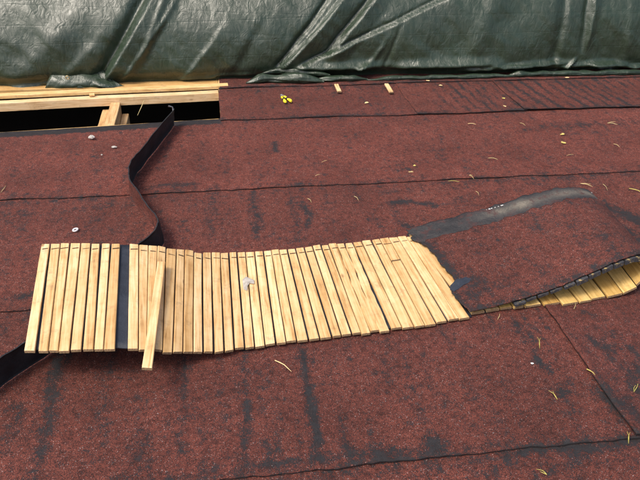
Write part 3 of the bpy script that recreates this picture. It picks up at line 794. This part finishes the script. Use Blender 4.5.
# slats inside the fold: along the floor, round the bend and under the upper layer
def arc_table(P):
    pts = [spline(P, k / 800) for k in range(801)]; acc = [0.0]
    for a, b in zip(pts, pts[1:]): acc.append(acc[-1] + math.hypot(b[0] - a[0], b[1] - a[1]))
    return acc
AN = arc_table(PN); TOT = AN[-1]
def s_at(d):
    for k in range(800):
        if AN[k + 1] >= d: return (k + (d - AN[k]) / (AN[k + 1] - AN[k])) / 800
    return 1.0
d = 0.004; idx = 0
while d < TOT - 0.16:
    wdt = random.choice((0.050, 0.060, 0.066)) if 0.2 < d < 0.85 else random.choice((0.046, 0.052, 0.040, 0.056))
    if d > 0.85: wdt *= 0.85
    sa, sb = s_at(d), s_at(d + wdt)
    off = -0.0032
    vn = -0.030 * sm(0.08, 0.42, d) * (1 - sm(0.66, 0.80, d)) + random.uniform(-0.004, 0.004); vf = 0.575
    c4 = []
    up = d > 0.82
    for v in (vn - (0.016 if up else 0.0), vf):
        for s in (sa, sb):
            u, z = prof(s, v, off); c4.append(loc2(u, v, z))
    # the face on the felt is the first face; inner face is TH further in
    nl, nr, fl, frr = c4
    ex = (nr - nl).normalized(); ey = (fl - nl).normalized(); n_in = ex.cross(ey).normalized()
    th = TH if not up else (0.019 if d < TOT - 0.42 else 0.011)
    if n_in.dot(Vector((0, 0, 1))) < 0 and d < 0.5: n_in = -n_in
    c4 = [p + n_in * th for p in c4]
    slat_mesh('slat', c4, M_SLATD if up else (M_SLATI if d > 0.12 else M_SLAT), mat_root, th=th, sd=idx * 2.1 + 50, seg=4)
    d += wdt + (random.uniform(0.006, 0.010) if not up else random.uniform(0.004, 0.008)); idx += 1
# small curled tongue of bitumen at the torn edge
def tongue(px, z, mat, name):
    P = [at(p[0], p[1], z + p[2]) for p in px]
    c = sum(P, Vector()) / len(P); c.z += 0.001
    vs = [c] + P; n = len(P)
    fs = [(0, 1 + k, 1 + (k + 1) % n) for k in range(n)]
    o = world_obj(name, vs, fs, mat, mat_root, smooth=False)
    so = o.modifiers.new('thickness', 'SOLIDIFY'); so.thickness = 0.003
    return o
tongue([(450, 290, 0), (450, 286, .004), (453, 283, .008), (456, 279.5, .010), (461, 279, .009), (465, 277.5, .008), (471, 279, .005), (469, 283, .004), (463, 285.5, .003), (459, 289, .002), (454, 292, 0)], 0.040, M_BACK, 'torn_tongue')
# white paint flecks on the bare band
M_WHITE = plain('white_paint', (0.75, 0.75, 0.73), 0.6)
rr = random.Random(4)
for px in [(486, 209.5), (489, 208.5), (492, 208), (495, 206.5), (498, 206), (501, 204.5), (503, 204), (594, 204)]:
    p = at(px[0], px[1] + 1.5, 0.1); dv = p - Vector((O2.x, O2.y, 0)); 
    best = None
    for k in range(200):          # drop it on the felt under that pixel
        s = 0.55 + 0.45 * k / 199
        for v in (0.56, 0.575):
            u, z = prof(s, v, 0.003); q = loc2(u, v, z)
            dr = ray(*px).normalized(); dq = q - Vector((0, 0, H))
            e = (dq - dr * dq.dot(dr)).length
            if best is None or e < best[0]: best = (e, q)
    c = best[1]
    fs_ = rr.uniform(0.35, 1.1)
    n = 7; ring = [c + fs_ * Vector((math.cos(6.283 * k / n) * 0.0055 * rr.uniform(.5, 1.3), math.sin(6.283 * k / n) * 0.004 * rr.uniform(.5, 1.3), 0.001)) for k in range(n)]
    world_obj('paint_fleck', [c + Vector((0, 0, 0.0026))] + ring, [(0, 1 + k, 1 + (k + 1) % n) for k in range(n)], M_WHITE, mat_root)

# ------------------------------------------------------------------ loose things on the strip
zl = 0.158
c4 = [at(141.8, 367.5, zl - 0.012), at(152.0, 368.0, zl - 0.012), at(157.6, 261.5, zl - 0.006), at(165.4, 261.5, zl - 0.010)]
o, _, _ = slat_mesh('loose_slat', c4, M_SLAT, None, th=0.010, sd=99)
tag(o, 'single loose slat lying askew across the strip, its lower end sticking out past the edge', 'slat')

# ------------------------------------------------------------------ felt strip standing on its edge in an S curve
SP = [(174, 127), (160, 146), (146, 164), (136, 177), (131, 187), (131, 196), (134, 203), (142, 212), (152, 225), (160, 236), (163.5, 243), (162, 249), (155, 258)]
path = [at(*p) for p in SP] + [Vector((-0.40, 2.25, 0)), Vector((-0.52, 2.02, 0)), at(53, 353.5), at(24, 373), at(0, 390), at(-40, 418), at(-90, 450)]
def smooth_path(P, n):
    out = []
    for i in range(len(P) - 1):
        p0, p1, p2, p3 = P[max(i - 1, 0)], P[i], P[i + 1], P[min(i + 2, len(P) - 1)]
        for k in range(n):
            t = k / n
            out.append(0.5 * (2 * p1 + (p2 - p0) * t + (2 * p0 - 5 * p1 + 4 * p2 - p3) * t * t + (3 * p1 - p0 - 3 * p2 + p3) * t ** 3))
    out.append(P[-1]); return out
path = smooth_path(path, 9)
HS = 0.114
lA, lB = [], []          # granule side, bitumen side
NVs = 10
for i, p in enumerate(path):
    t = (path[min(i + 1, len(path) - 1)] - path[max(i - 1, 0)]); t.z = 0; t.normalize()
    nl_ = Vector((-t.y, t.x, 0))                      # left of travel = bitumen side
    f = i / (len(path) - 1)
    lean = 0.018 * math.sin(f * 9.0 + 0.6)
    hh = HS + 0.005 * fr(f * 22, 2.0, 0.5, 4) - 0.012 * sm(0.06, 0.0, f)
    for j in range(NVs + 1):
        v = j / NVs
        q = p + nl_ * (lean * v * v + 0.007 * fr(f * 18, v * 1.5, 3.0, 3)) + Vector((0, 0, 0.011 + hh * v))
        lA.append(q - nl_ * 0.0022); lB.append(q + nl_ * 0.0022)
strip = empty('felt_strip', (path[60].x, path[60].y, 0.0))
tag(strip, 'narrow strip of roofing felt standing on edge in an S curve, passing under the slats', 'felt strip')
n1 = NVs + 1
def grid_faces(n, flip):
    fs = []
    for i in range(n - 1):
        for j in range(NVs):
            a = i * n1 + j; q = (a, a + n1, a + n1 + 1, a + 1)
            fs.append(q if not flip else tuple(reversed(q)))
    return fs
o = world_obj('granule_face', lA, grid_faces(len(path), False), M_FELT, strip, smooth=True)
wa = o.data.attributes.new('wear_shade', 'FLOAT', 'POINT')
wa.data.foreach_set('value', [0.0 + 0.35 * (j / NVs) ** 6 for i in range(len(path)) for j in range(n1)])
ta = o.data.attributes.new('tone', 'FLOAT', 'POINT'); ta.data.foreach_set('value', [0.6] * len(lA))
vs = lB + []
fs = grid_faces(len(path), True)
k0 = len(vs)
for i in range(len(path)): vs += [lA[i * n1 + NVs] + Vector((0, 0, 0.0004)), lA[i * n1] - Vector((0, 0, 0.0004))]
for i in range(len(path) - 1):
    fs.append((i * n1 + NVs, (i + 1) * n1 + NVs, k0 + 2 * i + 2, k0 + 2 * i))
    fs.append((i * n1, k0 + 2 * i + 1, k0 + 2 * i + 3, (i + 1) * n1))
world_obj('bitumen_face', vs, fs, M_BIT, strip, smooth=True)

# ------------------------------------------------------------------ small things
def ztop(x, y): return relief(x, y) + 0.0075
def blob(name, p, r, mat, sd, squash=0.7, sub=2):
    bm = bmesh.new(); bmesh.ops.create_icosphere(bm, subdivisions=sub, radius=1.0)
    vs = []
    for v in bm.verts:
        k = 1 + 0.35 * noise.noise(v.co * 1.3 + Vector((sd, 0, 0))) + 0.12 * noise.noise(v.co * 3.7 + Vector((0, sd, 0)))
        vs.append(Vector((v.co.x * r[0] * k, v.co.y * r[1] * k, v.co.z * r[2] * k * squash)))
    mz = min(v.z for v in vs)
    fs = [tuple(v.index for v in f.verts) for f in bm.faces]; bm.free()
    return mesh_obj(name, [v - Vector((0, 0, mz)) for v in vs], fs, mat, None, False, Vector((p.x, p.y, ztop(p.x, p.y) - 0.001)))
M_STONE = plain('grey_mortar', (0.42, 0.40, 0.37), 0.9, var=0.3)
tag(blob('stone', at(92, 140.5), (0.017, 0.014, 0.015), M_STONE, 2.0), 'pale grey round pebble on the felt just below the opening', 'stone')
tag(blob('mortar_chip', at(114.5, 149.5), (0.015, 0.007, 0.007), M_STONE, 6.0), 'small oblong whitish chip right of the pebble, left of the standing felt strip', 'chip')
tag(blob('mortar_crumb', at(102, 157), (0.005, 0.005, 0.005), M_STONE, 9.0, sub=1), 'tiny pale crumb below the pebble on the upper left felt', 'crumb')
tag(blob('plaster_crumb', at(531.5, 366.2), (0.006, 0.0035, 0.004), M_WHITE, 3.0, sub=1), 'tiny white crumb near the short tar streak on the lower right felt', 'crumb')

# washer
pw = at(75.8, 232.2); zw = ztop(pw.x, pw.y)
vs, fs = [], []
for k in range(24):
    a = 2 * math.pi * k / 24
    for r, z in ((0.0062, 0.0), (0.0062, 0.0028), (0.0128, 0.0034), (0.0138, 0.0)):
        vs.append((pw.x + r * math.cos(a), pw.y + r * 1.05 * math.sin(a), zw + z + 0.0015 * math.cos(a)))
for k in range(24):
    q = (k + 1) % 24
    for j in range(3): fs.append((k * 4 + j, q * 4 + j, q * 4 + j + 1, k * 4 + j + 1))
    fs.append((k * 4 + 3, q * 4 + 3, q * 4, k * 4))
o = world_obj('washer', vs, fs, plain('zinc', (0.78, 0.79, 0.80), 0.35, 0.35)); fix_normals(o)
tag(o, 'white metal washer lying on the felt above the slats at left', 'washer')

# pliers
pp = at(284.5, 101.0); pz = ztop(pp.x, pp.y) + 0.001
tool = empty('pliers', (pp.x, pp.y, pz))
tag(tool, 'small pliers with bright yellow handles on the upper felt course', 'pliers')
ang = math.atan2(at(277, 94).y - at(291, 108).y, at(277, 94).x - at(291, 108).x)
ca, sa_ = math.cos(ang), math.sin(ang)
def tl(a, s, z): return Vector((pp.x + ca * a - sa_ * s, pp.y + sa_ * a + ca * s, pz + z))
M_YEL = plain('yellow_plastic', (0.80, 0.66, 0.03), 0.4); M_BLK = plain('black_rubber', (0.015, 0.015, 0.016), 0.5); M_STEEL = plain('steel', (0.42, 0.42, 0.43), 0.38, 0.8)
for sgn in (-1, 1):
    v_, f_ = tube([tl(0.028, sgn * 0.006, 0.009), tl(0.018, sgn * 0.011, 0.009), tl(0.004, sgn * 0.013, 0.009), tl(-0.006, sgn * 0.011, 0.009)], [0.005, 0.007, 0.0068, 0.006], 10)
    world_obj('handle', v_, f_, M_YEL, tool, smooth=True)
    v_, f_ = tube([tl(-0.006, sgn * 0.011, 0.009), tl(-0.016, sgn * 0.010, 0.009), tl(-0.026, sgn * 0.012, 0.009)], [0.0058, 0.0055, 0.0062], 10)
    world_obj('grip_band', v_, f_, M_BLK, tool, smooth=True)
    v_, f_ = tube([tl(-0.026, sgn * 0.012, 0.009), tl(-0.040, sgn * 0.016, 0.010), tl(-0.055, sgn * 0.019, 0.010), tl(-0.068, sgn * 0.018, 0.010), tl(-0.074, sgn * 0.017, 0.009)], [0.0062, 0.0085, 0.0105, 0.009, 0.004], 10)
    world_obj('handle', v_, f_, M_YEL, tool, smooth=True)
    v_, f_ = tube([tl(0.026, sgn * 0.006, 0.009), tl(0.038, sgn * 0.008, 0.009), tl(0.050, sgn * 0.0055, 0.009), tl(0.064, sgn * 0.0032, 0.009)], [0.006, 0.0075, 0.005, 0.0025], 8)
    world_obj('jaw', v_, f_, M_STEEL, tool, smooth=True)
v_, f_ = tube([tl(0.034, 0, 0.004), tl(0.034, 0, 0.017)], 0.007, 12, up=Vector((1, 0, 0)))
world_obj('pivot', v_, f_, M_STEEL, tool)

# two short offcuts on the top course
for px0, px1, wpx, lab in (((336.3, 84.0), (339.6, 91.0), 4.0, 'short pale wood offcut near the tarpaulin foot, left of the two'), ((386.5, 83.5), (391.5, 91.5), 4.0, 'short pale wood offcut near the tarpaulin foot, right of the two')):
    z = 0.026
    c4 = [at(px1[0] - wpx / 2, px1[1], z), at(px1[0] + wpx / 2, px1[1], z), at(px0[0] - wpx / 2, px0[1], z), at(px0[0] + wpx / 2, px0[1], z)]
    o, _, _ = slat_mesh('wood_offcut', c4, M_SLAT, None, th=0.010, seg=2, sd=px0[0])
    tag(o, lab, 'offcut', 'offcuts by the tarpaulin')

M_STRAW = plain('dry_straw', (0.50, 0.40, 0.19), 0.7); M_NEED = plain('yellow_needle', (0.42, 0.36, 0.09), 0.6); M_CHIP = plain('wood_chip', (0.74, 0.56, 0.28), 0.7); M_LEAF = plain('yellow_leaf', (0.55, 0.44, 0.13), 0.7, var=0.35)
def straw(name, p0, p1, r, mat, label, cat, bend=0.004, fork=None):
    r *= 0.72
    a = at(*p0); b = at(*p1); a.z = ztop(a.x, a.y) + r; b.z = ztop(b.x, b.y) + r + 0.002
    m_ = (a + b) / 2 + Vector((bend, bend * 0.4, 0.003))
    v_, f_ = tube([a, a.lerp(m_, 0.55) + Vector((0, 0, 0.001)), m_, m_.lerp(b, 0.5), b], [r, r * 1.1, r, r * 0.8, r * 0.35], 6)
    if fork:
        c = at(*fork); c.z = ztop(c.x, c.y) + r + 0.002
        v2, f2 = tube([a, a.lerp(c, 0.5) + Vector((-bend, 0, 0.003)), c], [r, r * 0.9, r * 0.35], 6)
        k = len(v_); v_ = v_ + v2; f_ = f_ + [tuple(i + k for i in q) for q in f2]
    return tag(world_obj(name, v_, f_, mat, None, smooth=True), label, cat)
def chip(name, px, lx, ly, rot, mat, label, cat, sd, dz=0.0, th=0.002):
    lx *= 0.75; ly *= 0.75
    p = at(*px); r_ = random.Random(sd); n = 8; z = ztop(p.x, p.y) + dz
    top, bot = [], []
    for k in range(n):
        a = 6.283 * k / n; q = r_.uniform(0.40, 1.25)
        x, y = lx * math.cos(a) * q, ly * math.sin(a) * q
        X, Y = p.x + x * math.cos(rot) - y * math.sin(rot), p.y + x * math.sin(rot) + y * math.cos(rot)
        bot.append(Vector((X, Y, z + 0.0004))); top.append(Vector((X, Y, z + th + 0.003 * r_.random())))
    c = Vector((p.x, p.y, z + th + 0.003))
    vs = top + bot + [c]
    fs = [(k, (k + 1) % n, 2 * n) for k in range(n)] + [((k + 1) % n, k, n + k, n + (k + 1) % n) for k in range(n)] + [tuple(range(2 * n - 1, n - 1, -1))]
    return tag(world_obj(name, vs, fs, mat), label, cat)
straw('wood_splinter', (275, 363.5), (291.5, 375.3), 0.0022, M_CHIP, 'long pale splinter lying on the felt below the middle of the slats', 'splinter')
straw('pine_needle', (539, 351), (536.5, 340), 0.0012, M_NEED, 'forked yellow needle lying on the short tar streak', 'needle', fork=(539.5, 341))
straw('pine_needle', (556.5, 402), (547.5, 393.5), 0.0013, M_NEED, 'forked yellow needle below the short tar streak', 'needle', fork=(552, 394))
straw('pine_needle', (586, 371.5), (596.5, 381.5), 0.0024, M_NEED, 'thick yellow-green needle on the felt end joint', 'needle')
straw('pine_needle', (613.5, 403), (612, 392), 0.0013, M_NEED, 'forked olive needle right of the felt end joint', 'needle', fork=(615, 394))
straw('pine_needle', (633, 394.5), (637, 386.5), 0.0015, M_NEED, 'forked yellow needle at the right picture edge', 'needle', fork=(634.5, 388))
straw('pine_needle', (627.5, 446), (626, 434), 0.0013, M_NEED, 'forked yellow needle crossing the lowest seam at right', 'needle', fork=(629, 435))
straw('pine_needle', (546, 477), (535, 472), 0.0013, M_NEED, 'forked pale needle below the lowest seam', 'needle', fork=(539, 474.5))
straw('dry_straw', (628.5, 190.5), (644, 196), 0.0028, M_NEED, 'long yellow-green straw beyond the folded end at the right edge', 'straw')
straw('dry_straw', (580, 185.5), (592, 189), 0.0020, M_STRAW, 'pale forked straw just beyond the top of the fold', 'straw', fork=(590, 186.5))
straw('dry_straw', (602.5, 186), (607, 193), 0.0014, M_STRAW, 'short dull straw between the fold and the long yellow-green straw', 'straw')
straw('dry_straw', (448, 183), (459, 184.2), 0.0016, M_NEED, 'olive straw on the middle course above the bare felt band', 'straw')
straw('dry_straw', (469, 177.5), (473.5, 182), 0.0016, M_STRAW, 'short pale straw on the seam above the fold', 'straw', fork=(472, 178))
straw('dry_straw', (475.5, 193.5), (478.5, 198), 0.0014, M_STRAW, 'tiny straw close to the left part of the bare felt band', 'straw')
straw('dry_straw', (1.5, 195), (6.5, 188.5), 0.0016, M_STRAW, 'yellow straw at the left picture edge above the left seam', 'straw')
straw('dry_straw', (307.5, 200.5), (311.5, 205), 0.0016, M_STRAW, 'short straw below the middle seam, left of its twin', 'straw')
straw('dry_straw', (354, 198.5), (358.5, 203.5), 0.0016, M_STRAW, 'short straw below the middle seam, right of its twin', 'straw')
straw('dry_straw', (315, 178), (320, 177), 0.0014, M_STRAW, 'faint short straw just above the middle seam', 'straw')
straw('dry_straw', (321.5, 164.5), (327, 163), 0.0014, M_STRAW, 'faint curved straw in the middle of the upper middle course', 'straw', bend=0.008)
straw('dry_straw', (488, 160), (497.5, 161.8), 0.0018, M_STRAW, 'pale straw above the middle seam, below the yellow chips', 'straw')
straw('dry_straw', (467.5, 125.7), (475.5, 126.7), 0.0020, M_CHIP, 'pale sliver on the upper course left of the yellow chips', 'straw')
straw('dry_straw', (519.5, 125), (525, 128), 0.0016, M_STRAW, 'tiny bent straw on the upper course between sliver and chips', 'straw')
straw('dry_straw', (613, 146), (619, 149.5), 0.0016, M_STRAW, 'small pale straw right of the yellow chips', 'straw')
straw('dry_straw', (607, 125), (617, 127), 0.0020, M_STRAW, 'bent straw on the upper course near the right edge', 'straw', fork=(615, 124))
straw('dry_straw', (566, 157.8), (573, 157), 0.0014, M_STRAW, 'faint straw below the larger yellow chip', 'straw')
straw('dry_straw', (497, 322.5), (499, 317), 0.0014, M_STRAW, 'short straw at the foot of the fold, left end of its mouth', 'straw')
straw('dry_straw', (573, 312), (574.5, 306.5), 0.0014, M_STRAW, 'short straw under the lit slats in the mouth of the fold', 'straw')
chip('wood_chip', (366.3, 104.3), 0.026, 0.014, 0.3, M_CHIP, 'flat pale wood chip on the top course, below the right offcut', 'chip', 3)
chip('wood_chip', (562.0, 136.3), 0.018, 0.012, 0.1, M_LEAF, 'smaller yellow chip above the larger one on the upper course', 'chip', 5)
chip('wood_chip', (563.5, 145.0), 0.024, 0.020, -0.7, M_LEAF, 'larger yellow leaf-like chip on the upper course at right', 'chip', 8)
chip('wood_chip', (414, 168), 0.010, 0.011, 0.4, M_LEAF, 'small yellow chip above the middle seam, over the torn felt edge', 'chip', 13)
chip('wood_chip', (410.5, 174.3), 0.020, 0.007, 0.1, M_STRAW, 'flat straw-coloured flake touching the middle seam above the torn felt', 'chip', 14)
chip('leaf', (503.5, 100), 0.014, 0.013, 0.4, M_LEAF, 'tiny yellow leaf on the striped top course', 'leaf', 15)
chip('leaf', (504, 108), 0.012, 0.018, 0.4, M_STRAW, 'tiny dull leaf at the lower edge of the top course', 'leaf', 16)
chip('wood_chip', (566.5, 79.3), 0.024, 0.009, 0.0, M_CHIP, 'pale chip under the tarpaulin hem at right', 'chip', 17)
chip('wood_chip', (509.5, 78.3), 0.014, 0.008, 0.0, M_CHIP, 'small pale chip under the tarpaulin hem, left of its neighbour', 'chip', 18)
chip('wood_chip', (440, 87), 0.020, 0.009, -0.4, M_CHIP, 'small pale chip on the ridge felt right of the offcuts', 'chip', 19)
chip('wood_chip', (427.5, 82.6), 0.016, 0.007, -0.2, M_CHIP, 'thin pale flake close to the tarpaulin, right of the right offcut', 'chip', 20)

# grey scrap stuck on the slats
M_SCRAP = plain('grey_paper', (0.40, 0.37, 0.33), 0.8, var=0.3)
P = [at(x, y, 0.034) for x, y in [(242.5, 279.5), (246, 276.5), (249, 277.8), (254, 280), (254, 283.5), (249.5, 283), (247.5, 286), (247, 290.5), (243.5, 289), (243, 285)]]
c = sum(P, Vector()) / len(P); c.z += 0.004
vs = [c] + P + [p - Vector((0, 0, 0.0018)) for p in P]; n = len(P)
fs = [(0, 1 + k, 1 + (k + 1) % n) for k in range(n)] + [(1 + (k + 1) % n, 1 + k, 1 + n + k, 1 + n + (k + 1) % n) for k in range(n)]
o = world_obj('paper_scrap', vs, fs, M_SCRAP)
tag(o, 'small torn grey scrap stuck on the slats left of centre', 'scrap')

# odds and ends at the opening
a = at(170.5, 106.5, 0.10)
v_, f_ = tube([a + Vector((-0.012, 0, 0.004)), a, a + Vector((0.010, 0.002, -0.004)), a + Vector((0.013, 0.002, -0.030))], [0.006, 0.004, 0.004, 0.003], 8)
world_obj('bent_nail', v_, f_, M_STEEL, strip, smooth=True)
P = [Vector((-0.455, 4.235, -0.004)), Vector((-0.475, 4.19, -0.035)), Vector((-0.50, 4.16, -0.075))]
v_, f_ = tube(P, [0.0022, 0.0022, 0.001], 6)
tag(world_obj('dry_straw', v_, f_, M_STRAW, None, smooth=True), 'thin straw hanging from the ridge board into the dark opening', 'straw')
